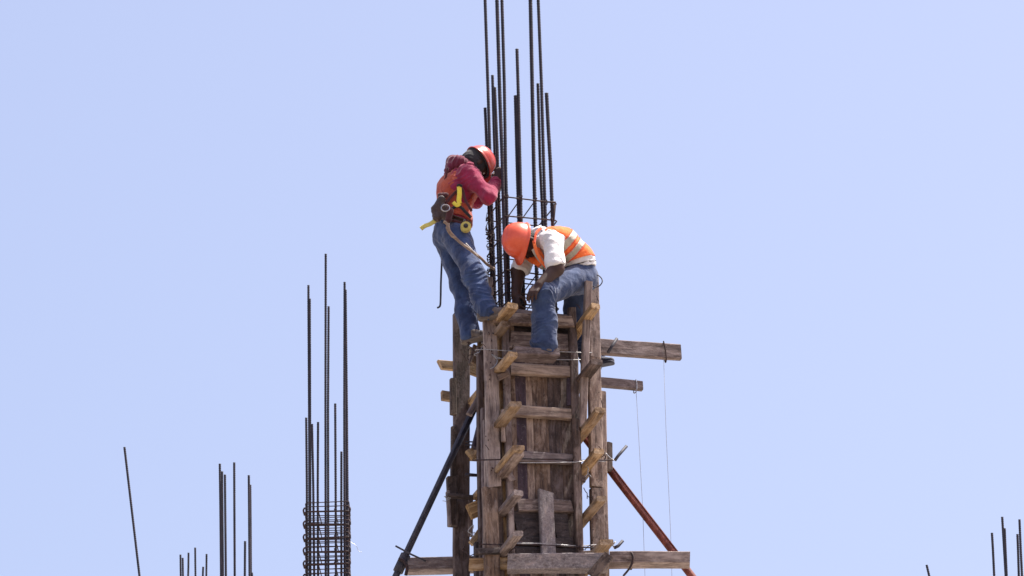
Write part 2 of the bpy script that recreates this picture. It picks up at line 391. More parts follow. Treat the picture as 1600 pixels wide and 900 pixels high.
# second cage, farther back
Y2 = Y0*1.22
b2 = [([(478.5,653),(479.5,760),(480,900)], .05), ([(482,446),(482,480),(483,640),(484,900)], .30), ([(484,467),(484.5,640),(485,900)], .28),
      ([(487.5,663),(489.5,760),(491,900)], .0), ([(497,660),(496.5,760),(497,900)], .30), ([(509,397),(508.6,640),(509,900)], .0),
      ([(513.5,479),(512.6,640),(513,900)], .30), ([(523.8,631),(524.5,760),(525,900)], .0), ([(533.5,706),(533.4,800),(533.5,900)], .30),
      ([(538.5,441),(538.0,640),(538.5,900)], .05), ([(540,453),(542,640),(544,900)], .0), ([(539.5,520),(541,700),(541.5,900)], .28)]
cage2 = cage('slender rebar cage with dense stirrups, nearest on the left of the timber column', 'rebar cages', Y2, b2, 0.0108)
for k in range(22):
    y = 786 + k*6.9; heavy = (k % 3 == 2)
    z = at(512, y, Y=Y2).z; pxm = (Y2-0)/ (FPX*0.93)
    a = at(479, y, Y=Y2); c = at(543.5, y, Y=Y2); j = lambda: random.uniform(-.008, .008)
    co_ = [Vector((a.x-.01, Y2-.02, z+j())), Vector((c.x+.01, Y2-.02, z+j())), Vector((c.x+.01, Y2+.32, z+j())), Vector((a.x-.01, Y2+.32, z+j()))]
    loop(cage2, co_, 0.0078 if heavy else 0.0042)
    if heavy:
        for q in (0.28, 0.68):
            tube('cross_tie', [Vector((a.x*(1-q)+c.x*q, Y2-.04, z+.01)), Vector((a.x*(1-q)+c.x*q+.02, Y2+.34, z+.01))], 0.0052, 'rust', cage2, 6)
        for x in (a.x-.015, c.x+.012):
            tube('stirrup_hook', spline([Vector((x, Y2-.03, z+.03)), Vector((x-.010 if x < a.x else x+.010, Y2-.05, z)), Vector((x, Y2-.03, z-.04))], 4), 0.008, 'rust', cage2, 6)
tube('tie_wire', spline([at(546, 846, Y=Y2), at(556, 852, Y=Y2), at(560, 860, Y=Y2), at(565, 863, Y=Y2)], 4), 0.0017, 'wire', cage2, 5)

Y3 = Y0*1.34
cage('short cluster of six starter bars between the leaning bar and the slender cage', 'rebar cages', Y3,
     [([(343.5,725),(344.5,800),(345.5,900)], .0), ([(347,737),(347.5,800),(348.5,900)], .26), ([(351.5,742),(352,800),(353,900)], .0),
      ([(366,723),(366.3,800),(366.8,900)], .25), ([(388.8,743),(389.3,800),(390,900)], .0), ([(391,758),(391.6,820),(392,900)], .26),
      ([(383,846),(382.8,870),(382.6,900)], .2), ([(393.5,895),(393.7,898),(393.8,900)], .1)], 0.0118)
Y4 = Y0*1.46
cage('lowest cluster of bar tips at the bottom edge, just right of the leaning bar', 'rebar cages', Y4,
     [([(282,867),(282.2,885),(282.5,900)], .0), ([(285.5,872),(285.8,890),(286,900)], .25), ([(294.6,864),(294.4,885),(294,900)], .0),
      ([(305,856),(305.2,880),(305.5,900)], .25), ([(317.5,886),(317.2,893),(317,900)], .0), ([(322.8,866),(322.6,885),(322.4,900)], .25)], 0.0108)
cage('cluster of bars cut off by the right edge of the photo', 'rebar cages', Y3,
     [([(1550,833),(1551.6,860),(1553.5,900)], .0), ([(1566,808),(1568.5,850),(1571.5,900)], .25), ([(1569.8,826),(1571.2,860),(1573,900)], .0),
      ([(1589.8,835),(1590.8,860),(1592,900)], .25), ([(1593,812),(1595,860),(1597,900)], .0)], 0.0122)
a, c = at(194.5, 699, Y=Y3), at(218, 900, Y=Y3); d = (c-a)/(a.z-c.z); e = c+d*(c.z-ZB)
o = rebar('bent_rebar', [a, c, e], 0.0118, 'rebar'); tag(o, 'single long bar leaning left on its own at the far left', 'rebar')
a, c = at(1448, 883, Y=Y3), at(1452, 900, Y=Y3); d = (c-a)/(a.z-c.z)
o = rebar('lone_rebar', [a, c, c+d*(c.z-ZB)*0.5, Vector(((c+d*(c.z-ZB)*0.5).x, c.y, ZB))], 0.0118, 'rebar'); tag(o, 'lone bar tip barely showing at the bottom edge on the right', 'rebar')

# ------------------------------------------------------------------ timber column form
fm = thing('column_formwork', Vector((O.x, O.y, ZB)), 'tall grey brown timber column formwork of planks, posts and cleats under the two workers', 'formwork')
def V(px, y0, y1, wpx, w_, thick, mat, name='post', px2=None, parent=fm, **k):    # vertical member seen at px
    px2 = px if px2 is None else px2
    return board(name, F(px, y0, w_), F(px2, y1, w_), wpx/203.0, thick, mat, parent, -W, **k)
def Hh(x0, y0, x1, y1, hpx, w_, thick, mat, name='waler', parent=fm, **k):
    return board(name, F(x0, y0, w_), F(x1, y1, w_), hpx/196.0, thick, mat, parent, -W, **k)
DN = 1060          # pixel row below the picture where the posts stop, near the slab
# front panel planks
fx = [(797, 11, 'brown_wood'), (811, 17, 'stained_wood'), (825.5, 11, 'grey_wood'), (843, 23, 'brown_wood'), (865, 20, 'brown_wood'), (885, 19, 'brown_wood')]
for i, (x, wd, mt) in enumerate(fx):
    V(x+(-1 if i else 0), 566 if i else 505, DN, wd+0.6, 0.02+random.uniform(-.004, .004), 0.024, mt, 'plank', px2=x+12.5, warp=0.003)
# back and right panels of the box, seen from the inside through gaps
V(842, 500, DN, 118, DEPTH-.01, 0.03, 'brown_wood', 'plank', px2=850)
# left side panel planks (plane u = UL)
def side_board(u, w0, w1, ztop, zbot, thick, mat, name='side_plank'):
    c = (w0+w1)/2; a = O+U*u+W*c
    return board(name, Vector((a.x, a.y, ztop)), Vector((a.x, a.y, zbot)), abs(w1-w0), thick, mat, fm, -U, warp=0.003)
zt = F(790, 500).z; zb_ = ZB
side_board(UL+.02, 0.05, 0.19, zt, zb_, .024, 'tan_wood'); side_board(UL+.018, 0.195, 0.36, zt-.02, zb_, .024, 'brown_wood'); side_board(UL+.02, 0.365, 0.53, zt, zb_, .024, 'grey_wood')
side_board(UR-.02, 0.05, 0.29, zt, zb_, .024, 'brown_wood'); side_board(UR-.02, 0.30, 0.53, zt, zb_, .024, 'brown_wood')
# front studs on both edges
V(780, 503, DN, 7, 0.06, 0.03, 'tan_wood', 'stud', px2=794)
V(789.5, 508, DN, 10, -0.015, 0.04, 'grey_wood', 'stud', px2=804.5)
V(892.5, 482, DN, 12, -0.03, 0.045, 'brown_wood', 'stud', px2=912)
V(899, 655, DN, 10, -0.065, 0.03, 'brown_wood', 'stud', px2=912)
# upper board behind the worker's leg; dark strips stand in for shaded gaps
Hh(796, 531, 892, 536, 26, 0.0, 0.025, 'grey_wood', 'plank')
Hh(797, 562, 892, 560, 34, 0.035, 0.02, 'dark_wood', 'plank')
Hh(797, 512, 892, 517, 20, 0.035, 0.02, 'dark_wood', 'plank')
# horizontal battens on the front
Hh(770, 497, 894, 504, 17, -0.045, 0.045, 'grey_wood')
Hh(797, 576, 893, 582, 17, -0.02, 0.045, 'pale_wood'); Hh(801, 642, 896, 648, 16, -0.02, 0.045, 'pale_wood')
Hh(806, 713, 899, 718, 15, -0.02, 0.045, 'pale_wood'); Hh(808, 790, 893, 792, 18, -0.02, 0.045, 'grey_wood')
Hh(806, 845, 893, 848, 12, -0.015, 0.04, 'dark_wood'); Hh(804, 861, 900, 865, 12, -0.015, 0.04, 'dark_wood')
Hh(806, 822, 845, 824, 44, -0.008, 0.012, 'dark_wood', 'plank'); Hh(866, 822, 888, 824, 44, -0.008, 0.012, 'dark_wood', 'plank')  # thin dark sheets added as the shade of the recesses
# top rim planks, flat on the form
for (w0, w1, x0, x1, y) in ((0.02, 0.09, 762, 893, 492), (0.48, 0.56, 745, 868, 520)):
    a, c = F(x0, y, w0), F(x1, y+8, w0); c.z = a.z = F(830, 492, 0.02).z
    board('top_rail', a, c, .09, .035, 'pale_wood' if w0 < .1 else 'grey_wood', fm, Z)
side_board(UL-.005, 0.0, 0.5, F(790, 488).z, F(790, 488).z-.07, .04, 'grey_wood', 'top_rail')
# grey crusted batten
V(852, 768, 868, 22, -0.075, 0.04, 'cement_wood', 'batten', px2=857); V(846, 775, 864, 10, -0.05, 0.03, 'dark_wood', 'batten', px2=851)
V(858, 866, DN, 20, -0.07, 0.04, 'grey_wood', 'batten', px2=862)
# outer posts
V(765, 502, 762, 20, 0.0, 0.045, 'pale_wood', px2=772); V(769.5, 660, DN, 26, 0.056, 0.045, 'grey_wood', px2=777); V(765, 763, DN, 22, 0.0, 0.045, 'brown_wood', px2=771, name='post')
V(757, 640, DN, 10, 0.11, 0.045, 'grey_wood', px2=763)
V(749, 545, DN, 9, 0.22, 0.05, 'brown_wood', px2=754)
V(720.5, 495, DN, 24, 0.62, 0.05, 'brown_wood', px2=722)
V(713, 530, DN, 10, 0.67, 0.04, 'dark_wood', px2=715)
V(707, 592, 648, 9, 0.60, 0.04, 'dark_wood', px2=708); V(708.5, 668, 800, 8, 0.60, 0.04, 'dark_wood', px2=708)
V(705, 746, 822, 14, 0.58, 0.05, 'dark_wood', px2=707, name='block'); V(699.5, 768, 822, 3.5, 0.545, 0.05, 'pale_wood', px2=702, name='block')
V(925.5, 432, 560, 17, 0.02, 0.05, 'grey_wood', px2=929); V(928, 552, 762, 19, 0.02, 0.05, 'grey_wood', px2=932)
V(932, 764, DN, 20, 0.02, 0.05, 'brown_wood', px2=938); V(941, 613, DN, 9, 0.055, 0.05, 'grey_wood', px2=949)
board('post', F(919.5, 440, -.25), F(909.5, 668, -.06), .052, .045, 'pale_wood', fm, -W)
V(951.5, 693, 735, 8, 0.10, 0.05, 'dark_wood', px2=952, name='block')
# cleats along the two sides, near ends sticking out towards us, flat side down
def cleat(px, py, u, w1, wd, th, mat, slope=0.0, name='cleat'):
    a = S(px, py, u); c = a + W*w1; c.z += slope*w1
    return board(name, a, c, wd, th, mat, fm, Z, warp=0.006, skew=0.22)
uc, ur = UL-.045, UR+.035
cleat(801, 477, uc+.02, 0.62, .085, .045, 'tan_wood', .02)
cleat(790, 506, uc+.01, 0.5, .07, .045, 'tan_wood', .0)
for (x, y, w1, mt) in ((801, 553, 1.0, 'tan_wood'), (806, 631, 0.95, 'tan_wood'), (811, 700, 0.95, 'tan_wood'), (811, 709, 0.45, 'grey_wood'), (810, 770, 0.98, 'pale_wood'), (810, 833, 0.9, 'pale_wood')):
    cleat(x, y, uc+random.uniform(-.01, .01), w1, random.uniform(.07, .085), .04, mt, random.uniform(-.06, .04))
for (x, y, w1, mt, wd) in ((931, 478, 0.85, 'tan_wood', .07), (932, 566, 0.9, 'brown_wood', .085), (937, 640, 0.9, 'tan_wood', .075), (935, 704, 0.9, 'tan_wood', .075), (941, 781, 0.9, 'tan_wood', .07), (947, 847, 0.8, 'tan_wood', .095)):
    cleat(x, y, ur+(x-930)*0.0012, w1, wd, .042, mt, random.uniform(-.08, .04))
# battens of the back face that stick out left of the tower
for (x0, y0, x1, y1, h, w_, mt) in ((687, 570, 756, 577, 13, .72, 'tan_wood'), (690, 618, 730, 624, 14, .75, 'tan_wood'), (731, 562, 756, 572, 40, .70, 'tan_wood'),
                                   (733, 712, 756, 700, 16, .5, 'tan_wood'), (733, 800, 752, 792, 22, .5, 'tan_wood'), (698, 775, 752, 779, 5, .5, 'dark_wood')):
    Hh(x0, y0, x1, y1, h, w_, 0.045, mt, 'back_cleat', skew=0.5)
Hh(733, 648, 757, 610, 9, .3, 0.04, 'pale_wood', 'diagonal_strut'); Hh(741, 700, 756, 640, 8, .32, .04, 'stained_wood', 'diagonal_strut')
Hh(739, 568, 752, 536, 7, .35, .03, 'tan_wood', 'diagonal_strut'); Hh(735, 570, 742, 540, 6, .4, .03, 'brown_wood', 'diagonal_strut')
Hh(736, 850, 754, 826, 8, .3, .03, 'tan_wood', 'diagonal_strut')
V(745, 848, DN, 9, 0.25, 0.05, 'dark_wood', px2=747)
Hh(906, 760, 924, 738, 4, .3, .03, 'grey_wood', 'diagonal_strut')
# form ties: wires round the form and their twisted bar ends
for k, (pl, r, mt) in enumerate([
    ([(742, 547), (756, 546), (776, 547), (800, 548.5), (850, 549), (902, 550.5), (925, 551)], .0032, 'wire'),
    ([(774, 560), (806, 561), (860, 562), (904, 562), (912, 561)], .0028, 'wire'),
    ([(738, 719), (760, 718.5), (782, 718), (810, 717), (850, 717.5), (908, 719.5), (946, 719), (958, 719)], .0048, 'rust'),
    ([(812, 723), (850, 723), (900, 722), (915, 720), (946, 721)], .0035, 'wire'),
    ([(748, 850), (775, 851), (806, 851), (853, 852), (900, 855), (952, 856)], .0052, 'rust'),
    ([(806, 849), (853, 849.5), (905, 853), (940, 850)], .004, 'wire'),
    ([(733, 740), (745, 741)], .004, 'rust'), ([(694, 776), (715, 775), (745, 776)], .0035, 'wire')]):
    w_ = -0.09 if k < 6 else 0.5
    tube('tie_wire', spline([F(x, y, w_ if 780 < x < 905 else (-0.06 if k < 6 else w_)) for x, y in pl], 4), r, mt, fm, 6)
for (x0, x1, y) in ((733, 746, 690), (733, 746, 695), (733, 746, 742)):
    tube('tie_rod', [F(x0-6, y, .45), F(x1+6, y+1, .45)], .0055 if y < 700 else .012, 'rebar', fm, 8)
for pl in ([(979, 697), (966, 712), (961, 719), (955, 717), (946, 708)], [(973, 845), (966, 853), (960, 856), (956, 850), (950, 845)], [(964, 529), (956, 541), (950, 551), (946, 556)]):
    p_ = [F(x, y, -0.03) for x, y in pl]
    tube('tie_clamp', [p_[0], p_[1], p_[2]], .012, 'black_steel', fm, 8)
    if len(p_) > 4: tube('tie_clamp', spline(p_[2:], 4), .005, 'wire', fm, 6)
# nails
bm = bmesh.new()
for k in range(60):
    x = random.choice((765, 768, 789.5, 925, 930, 720, 897)) + random.uniform(-6, 6); y = random.uniform(510, 860)
    c = F(x, y, -0.03 if 740 < x < 915 else 0)
    bmesh.ops.create_cone(bm, cap_ends=True, segments=6, radius1=.004, radius2=.004, depth=.012, matrix=Matrix.Translation(c-O) @ Matrix.Rotation(math.pi/2, 4, 'X'))
me = bpy.data.meshes.new('nails'); bm.to_mesh(me); bm.free(); link('nails', me, 'rust', fm, Matrix.Translation(O))

for (x, y, w_) in ((738, 546, .0), (733, 562, .3), (752, 536, .1), (916, 720, -.1), (912, 762, .0), (943, 720, .0), (742, 838, .1), (748, 858, .0), (905, 852, -.09), (800, 851, -.1), (782, 560, -.05), (955, 850, .0), (700, 776, .5)):
    c = F(x, y, w_); q = [c]
    for _ in range(7): q.append(q[-1] + Vector((random.uniform(-.035, .035), random.uniform(-.02, .01), random.uniform(-.04, .03))))
    tube('wire_end', spline(q, 3), random.uniform(.0022, .004), random.choice(('rust', 'rust', 'wire')), fm, 5)
bm = bmesh.new()                       # bent nails standing out of the cleats and posts
for (x, y) in ((812, 470), (800, 545), (812, 622), (934, 468), (940, 628), (820, 828), (757, 540), (922, 600), (762, 700), (895, 720), (900, 580), (905, 480), (727, 560), (716, 700), (938, 700), (795, 640), (793, 715), (783, 790)):
    c = F(x, y, -0.06) - O; d = Vector((random.uniform(-.4, .4), -.6, random.uniform(.1, .9))).normalized()
    tube_bm(bm, spline([c + d*-.02, c + d*.02, c + d*.035 + Vector((random.uniform(-.01, .01), 0, -.004))], 3), .0026, 5)
me = bpy.data.meshes.new('bent_nails'); bm.to_mesh(me); bm.free(); link('bent_nails', me, 'rust', fm, Matrix.Translation(O))
# offcuts nailed on as packing
Hh(778, 590, 793, 583, 9, -0.04, 0.03, 'brown_wood', 'offcut'); Hh(893, 500, 906, 523, 9, -0.02, 0.03, 'tan_wood', 'offcut')
Hh(790, 735, 800, 752, 10, -0.03, 0.03, 'grey_wood', 'offcut'); Hh(897, 745, 914, 749, 9, -0.01, 0.03, 'grey_wood', 'offcut')
V(786, 640, 690, 6, -0.045, 0.02, 'pale_wood', 'offcut'); V(889, 592, 634, 8, -0.03, 0.02, 'stained_wood', 'offcut'); V(735, 780, 838, 7, .56, .02, 'grey_wood', 'offcut')
Hh(742, 862, 800, 861, 9, -0.03, .03, 'dark_wood', 'offcut'); Hh(905, 868, 950, 866, 12, -0.02, .03, 'brown_wood', 'offcut')
# loose boards
def plank(x0, y0, x1, y1, h, w_, th, mat, label, group=None, nrm=None, fn=F, skew=.08):
    o = board('plank', fn(x0, y0, w_), fn(x1, y1, w_), h, th, mat, None, nrm if nrm is not None else -W, skew=skew)
    return tag(o, label, 'plank', group)
plank(800, 553, 869, 556, .055, -0.26, .16, 'grey_wood', 'thick grey foothold board under the front foot of the bending worker')
plank(912, 541, 1063, 550.5, .118, 0.075, .045, 'grey_wood', 'longer and higher of the two boards sticking out to the right, wire near its tip')
plank(930, 596, 1003, 603.5, .07, 0.09, .045, 'grey_wood', 'shorter lower board sticking out to the right, thin string at its tip')
plank(763, 433, 766, 500, .06, 0.36, .025, 'pale_wood', 'short upright pale board standing behind the knee of the standing worker')
plank(635, 885, 742, 883, .095, 0.55, .12, 'grey_wood', 'grey beam at the bottom left whose end meets the dark prop', fn=at, nrm=Vector((0, -1, 0)))
plank(733, 881.5, 796, 881, .085, -0.08, .05, 'tan_wood', 'short pale tan timber between the grey beam and the crusted beam at the bottom', fn=at, nrm=Vector((0, -1, 0)))
plank(793, 880, 949, 880, .12, -0.20, .10, 'cement_wood', 'cement crusted horizontal beam across the foot of the column form', skew=.05, fn=at, nrm=Vector((0, -1, 0)))
plank(952, 875, 1078, 875, .092, 0.10, .12, 'grey_wood', 'beam at the bottom right with the dark wire loop around it', fn=at, nrm=Vector((0, -1, 0)))
plank(925, 900, 952, 868, .08, -0.27, .03, 'dark_wood', 'dark slanting offcut at the right end of the crusted beam', fn=at, nrm=Vector((0, -1, 0)))
tube_o = tube('wire_loop', spline([at(974, 900, .02), at(985, 886, .02), at(989, 874, .02), at(987, 864, .03), at(985, 868, .18), at(986, 890, .19)], 5), .008, 'rust', None, 7)
tag(tube_o, 'dark wire loop tied around the bottom right beam', 'wire')
o = tube('wire_binding', spline([F(1037, 534, .045), F(1040, 548, .045), F(1041, 563, .045), F(1039, 564, .10), F(1037, 536, .11), F(1037, 534, .045)], 3), .005, 'rust', None, 6)
tag(o, 'dark wire wound round the tip of the longer right board', 'wire')
o = tube('cord_binding', spline([F(994, 594, .06), F(995, 603, .06), F(994, 612, .06), F(990, 613, .09), F(993, 595, .12), F(994, 594, .06)], 3), .004, 'string', None, 6)
tag(o, 'cord wound round the tip of the shorter right board', 'cord')
# plumb strings
for pl, w_, lb in (([(1037, 562), (1041, 680), (1046, 790), (1049, 860), (1050, 905)], .06, 'hanging string from the longer right board, the one further right'),
                   ([(994, 612), (999, 700), (1004, 790), (1008, 905)], .08, 'hanging string from the shorter right board, the one nearer the column')):
    pts = [F(x, y, w_) for x, y in pl]; pts.append(Vector((pts[-1].x, pts[-1].y, ZB+.1)))
    tag(tube('plumb_string', pts, .0017, 'string', None, 5), lb, 'string', 'plumb strings')
# props
a, c = at(756, 606, .34), at(620, 897, .30); d = (c-a)/(a.z-c.z); e = c+d*(c.z-ZB)
pr = thing('brace_prop', e, 'dark steel prop leaning against the left of the column form', 'prop', 'steel props')
tube('tube', [a, c, e], .0245, 'black_steel', pr, 14)
tube('tube_seam', [a+Vector((0, -.024, 0)), c+Vector((0, -.024, 0))], .006, 'black_steel', pr, 6)
tube('pin', [at(618, 853, .24), at(642, 866, .25), at(666, 877, .27)], .007, 'black_steel', pr, 8)
tube('collar', [c + (a-c).normalized()*0.02, c + (a-c).normalized()*0.16], .037, 'black_steel', pr, 14)
tube('clamp', spline([at(623, 874, .26), at(630, 876, .25), at(636, 885, .25), at(634, 899, .26)], 3), .012, 'rust', pr, 7)
a, c = at(905, 672, .40), at(1056, 868, .28); d = (c-a)/(a.z-c.z); e = c+d*(c.z-ZB)
pr = thing('brace_prop', e, 'red oxide steel prop leaning against the right of the column form', 'prop', 'steel props')
tube('tube', [a, c, e], .0275, 'red_steel', pr, 14)
tube('tube_lip', [a+Vector((.02, -.022, 0.012)), c+Vector((.02, -.022, 0.012))], .005, 'red_steel', pr, 6)

# ------------------------------------------------------------------ implicit surfaces for people
class Fig:
    """smooth union of tapered capsules and ellipsoids -> one closed mesh"""
    def __init__(s, k=0.03): s.p = []; s.k = k
    def cap(s, a, b, r0, r1=None, k=None, flat=None): s.p.append(('c', Vector(a), Vector(b), r0, r1 if r1 is not None else r0, s.k if k is None else k, flat)); return s
    def chain(s, pts, rs, k=None, flat=None):
        for i in range(len(pts)-1): s.cap(pts[i], pts[i+1], rs[i], rs[i+1], k, flat)
        return s
    def ell(s, c, rx, ry, rz, axes, k=None): s.p.append(('e', Vector(c), (rx, ry, rz), axes, s.k if k is None else k)); return s
    def sub(s, a, b, r0, r1=None, k=0.01): s.p.append(('s', Vector(a), Vector(b), r0, r1 if r1 is not None else r0, k, None)); return s
    def cut(s, c, n, k=0.008): s.p.append(('h', Vector(c), Vector(n).normalized(), k)); return s   # remove side n points to
    def mesh(s, vox):
        lo = np.array([1e9]*3); hi = -lo
        for q in s.p:
            if q[0] == 'c':
                for v, r in ((q[1], q[3]), (q[2], q[4])):
                    f = 1.0 if q[6] is None else max(1.0, q[6][1])
                    lo = np.minimum(lo, np.array(v)-r*f); hi = np.maximum(hi, np.array(v)+r*f)
            elif q[0] == 'e':
                m = max(q[2]); lo = np.minimum(lo, np.array(q[1])-m); hi = np.maximum(hi, np.array(q[1])+m)
        lo -= 4*vox+.02; hi += 4*vox+.02
        n = np.ceil((hi-lo)/vox).astype(int)+1
        V_ = np.full(n, 1.0, dtype=np.float32)
        ax = [lo[i]+vox*np.arange(n[i]) for i in range(3)]
        for q in s.p:
            if q[0] == 'h':
                g = np.meshgrid(*ax, indexing='ij'); d = sum((g[i]-q[1][i])*q[2][i] for i in range(3)).astype(np.float32)
                V_ = np.maximum(V_, d); continue
            if q[0] in 'cs':
                f = 1.0 if q[6] is None else max(1.0, q[6][1]); k = q[5]
                m = max(q[3], q[4])*f + k*1.5 + .02
                l = np.minimum(np.array(q[1]), np.array(q[2]))-m; h = np.maximum(np.array(q[1]), np.array(q[2]))+m
            else:
                k = q[4]; m = max(q[2]) + k*1.5 + .02; l = np.array(q[1])-m; h = np.array(q[1])+m
            i0 = np.clip(((l-lo)/vox).astype(int), 0, n-1); i1 = np.clip(((h-lo)/vox).astype(int)+2, 1, n)
            sl = tuple(slice(i0[i], i1[i]) for i in range(3))
            g = np.meshgrid(*[ax[i][sl[i]] for i in range(3)], indexing='ij')
            if q[0] in 'cs':
                a, b = q[1], q[2]; ba = b-a; L2 = max(1e-9, ba.length_squared)
                pa = [g[i]-a[i] for i in range(3)]
                hh = np.clip(sum(pa[i]*ba[i] for i in range(3))/L2, 0, 1)
                v = [pa[i]-hh*ba[i] for i in range(3)]
                if q[6] is not None:                      # flat = (direction, factor): stretch the section along direction
                    nn, fac = q[6]; nn = nn.normalized(); dd = sum(v[i]*nn[i] for i in range(3))*(1/fac-1)
                    v = [v[i]+dd*nn[i] for i in range(3)]
                d = np.sqrt(sum(x*x for x in v)) - (q[3]+(q[4]-q[3])*hh)
            else:
                axs = q[3]; loc = [sum((g[i]-q[1][i])*axs[j][i] for i in range(3)) for j in range(3)]
                k0 = np.sqrt(sum((loc[j]/q[2][j])**2 for j in range(3))); k1 = np.sqrt(sum((loc[j]/q[2][j]**2)**2 for j in range(3)))+1e-9
                d = k0*(k0-1)/k1
            d = d.astype(np.float32); A = V_[sl]
            if q[0] == 's': V_[sl] = np.maximum(A, -d)
            else:
                hh = np.clip(.5+.5*(A-d)/k, 0, 1); V_[sl] = A*(1-hh)+d*hh-k*hh*(1-hh)
        return nets(V_, lo, vox)
def nets(V_, lo, vox):
    ins = V_ < 0; n = V_.shape
    c = [ins[i:n[0]-1+i, j:n[1]-1+j, k:n[2]-1+k] for i in (0, 1) for j in (0, 1) for k in (0, 1)]
    s = sum(x.astype(np.int8) for x in c); act = (s > 0) & (s < 8)
    idx = np.full(act.shape, -1, dtype=np.int64); cells = np.argwhere(act); idx[act] = np.arange(len(cells))
    acc = np.zeros((len(cells), 3)); cnt = np.zeros(len(cells))
    corners = [(i, j, k) for i in (0, 1) for j in (0, 1) for k in (0, 1)]
    for a in corners:
        for axn in range(3):
            if a[axn] == 1: continue
            b = list(a); b[axn] = 1
            va = V_[cells[:, 0]+a[0], cells[:, 1]+a[1], cells[:, 2]+a[2]]; vb = V_[cells[:, 0]+b[0], cells[:, 1]+b[1], cells[:, 2]+b[2]]
            cr = (va < 0) != (vb < 0); t = np.where(cr, va/np.where(cr, va-vb, 1), 0)
            p = np.tile(np.array(a, float), (len(cells), 1)); p[:, axn] += t
            acc += p*cr[:, None]; cnt += cr
    P = (cells + acc/cnt[:, None])*vox + lo
    faces = []
    for axn in range(3):
        o1, o2 = [(1, 2), (2, 0), (0, 1)][axn]
        sl0 = [slice(1, n[i]-1) for i in range(3)]; sl1 = list(sl0)
        sl0[axn] = slice(0, n[axn]-1); sl1[axn] = slice(1, n[axn])
        A, B = ins[tuple(sl0)], ins[tuple(sl1)]
        e = np.argwhere(A != B); off = np.array([1, 1, 1]); off[axn] = 0
        up = A[tuple(e.T)]; base = e+off
        def ci(d1, d2):
            q = base.copy(); q[:, o1] -= d1; q[:, o2] -= d2; return idx[tuple(q.T)]
        q = np.stack([ci(1, 1), ci(0, 1), ci(0, 0), ci(1, 0)], 1)
        q[~up] = q[~up][:, ::-1]; faces.append(q)
    return P, np.concatenate(faces)
def to_obj(name, PF, mat, parent, wrinkle=0.0, wfn=None, keep=None, offset=0.0):
    P, Fc = PF
    me = bpy.data.meshes.new(name); o0 = Vector(P.mean(0))
    if keep is not None:
        cen = P[Fc].mean(1); msk = keep(cen); Fc = Fc[msk]; used = np.unique(Fc); mp = np.full(len(P), -1); mp[used] = np.arange(len(used)); 
    if offset or wrinkle:
        nr = normals(P, PF[1]); P = P + nr*offset
        if wrinkle: P = P + nr*wr(P, wrinkle, wfn)[:, None]
    if keep is not None: P = P[used]; Fc = mp[Fc]
    me.from_pydata((P-np.array(o0)).tolist(), [], Fc.tolist()); me.update()
    return link(name, me, mat, parent, Matrix.Translation(o0), True)
def normals(P, Fc):
    a = P[Fc[:, 2]]-P[Fc[:, 0]]; b = P[Fc[:, 3]]-P[Fc[:, 1]]; fn = np.cross(a, b); nr = np.zeros_like(P)
    for j in range(4): np.add.at(nr, Fc[:, j], fn)
    return nr/(np.linalg.norm(nr, axis=1)[:, None]+1e-12)
def wr(P, amp, segs):
    """cloth folds: rings across each limb, warped by noise. segs: [(a,b,freq,weight)]"""
    out = np.zeros(len(P))
    nz = np.array([mnoise.noise(Vector(p)*7.0) for p in P]); n2 = np.array([mnoise.noise(Vector(p)*19.0) for p in P])
    n3 = np.array([mnoise.noise(Vector(p)*4.0+Vector((9, 3, 1))) for p in P])
    best = np.full(len(P), 1e9); ph = np.zeros(len(P)); wt = np.ones(len(P))
    for a, b, f, wgt in (segs or []):
        a, b = np.array(a), np.array(b); ba = b-a; L = np.linalg.norm(ba)
        h = ((P-a)@ba)/L**2; hc = np.clip(h, 0, 1); d = np.linalg.norm(P-a-hc[:, None]*ba, axis=1)
        m = d < best; best[m] = d[m]; ph[m] = (h*L*f)[m]; wt[m] = wgt*(0.35+0.65*np.abs(2*np.clip(h, 0, 1)-1)**1.2)[m]
    gate = np.clip(0.5+2.2*n3, 0, 1)
    out = amp*(0.75*wt*gate*(1-np.abs(np.sin(ph+nz*7+n3*5)))**1.2 + 1.0*nz + 0.55*n2 - 0.2)
    return out

def basis(fwd, up):
    up = up.normalized(); f = (fwd - up*fwd.dot(up)).normalized(); return f, up.cross(f), up      # forward, left, up
def hand(fig, wrist, d, pn, size=1.0, curl=0.9, thumb_side=1):
    """palm + five unequal bent fingers. d: direction of the palm, pn: palm normal (the way fingers curl)"""
    d = d.normalized(); pn = (pn - d*pn.dot(d)).normalized(); sd_ = d.cross(pn)*thumb_side      # towards the thumb
    s = size
    kn = []
    for i, (off, ln) in enumerate(((.028, .082), (.010, .088), (-.009, .082), (-.027, .073))):
        k = wrist + d*ln*s + sd_*off*s; kn.append(k)
        fig.cap(wrist + sd_*off*.6*s + d*.012*s, k, .015*s, .0125*s, k=.012)
    for i, (k, L) in enumerate(zip(kn, (.070, .078, .073, .056))):
        p = k; ang = 0.25*curl; dirn = d + sd_*(0.16-0.11*i)
        for j, (fr, rr) in enumerate(((.45, .0105), (.31, .0093), (.24, .0082))):
            ang += curl*(.55, .75, .5)[j]
            v = (dirn.normalized()*math.cos(ang) + pn*math.sin(ang)).normalized()
            q = p + v*L*fr*s; fig.cap(p, q, rr*s, (rr-.001)*s, k=.003); p = q
    b = wrist + d*.022*s + sd_*.022*s
    m1 = b + (d*.55 + sd_*.75 + pn*.35).normalized()*.042*s; m2 = m1 + (d*.8 + sd_*.15 + pn*.6).normalized()*.032*s; m3 = m2 + (d*.6 - sd_*.3 + pn*.75).normalized()*.026*s
    fig.chain([b, m1, m2, m3], [.0155*s, .0125*s, .011*s, .009*s], k=.006)
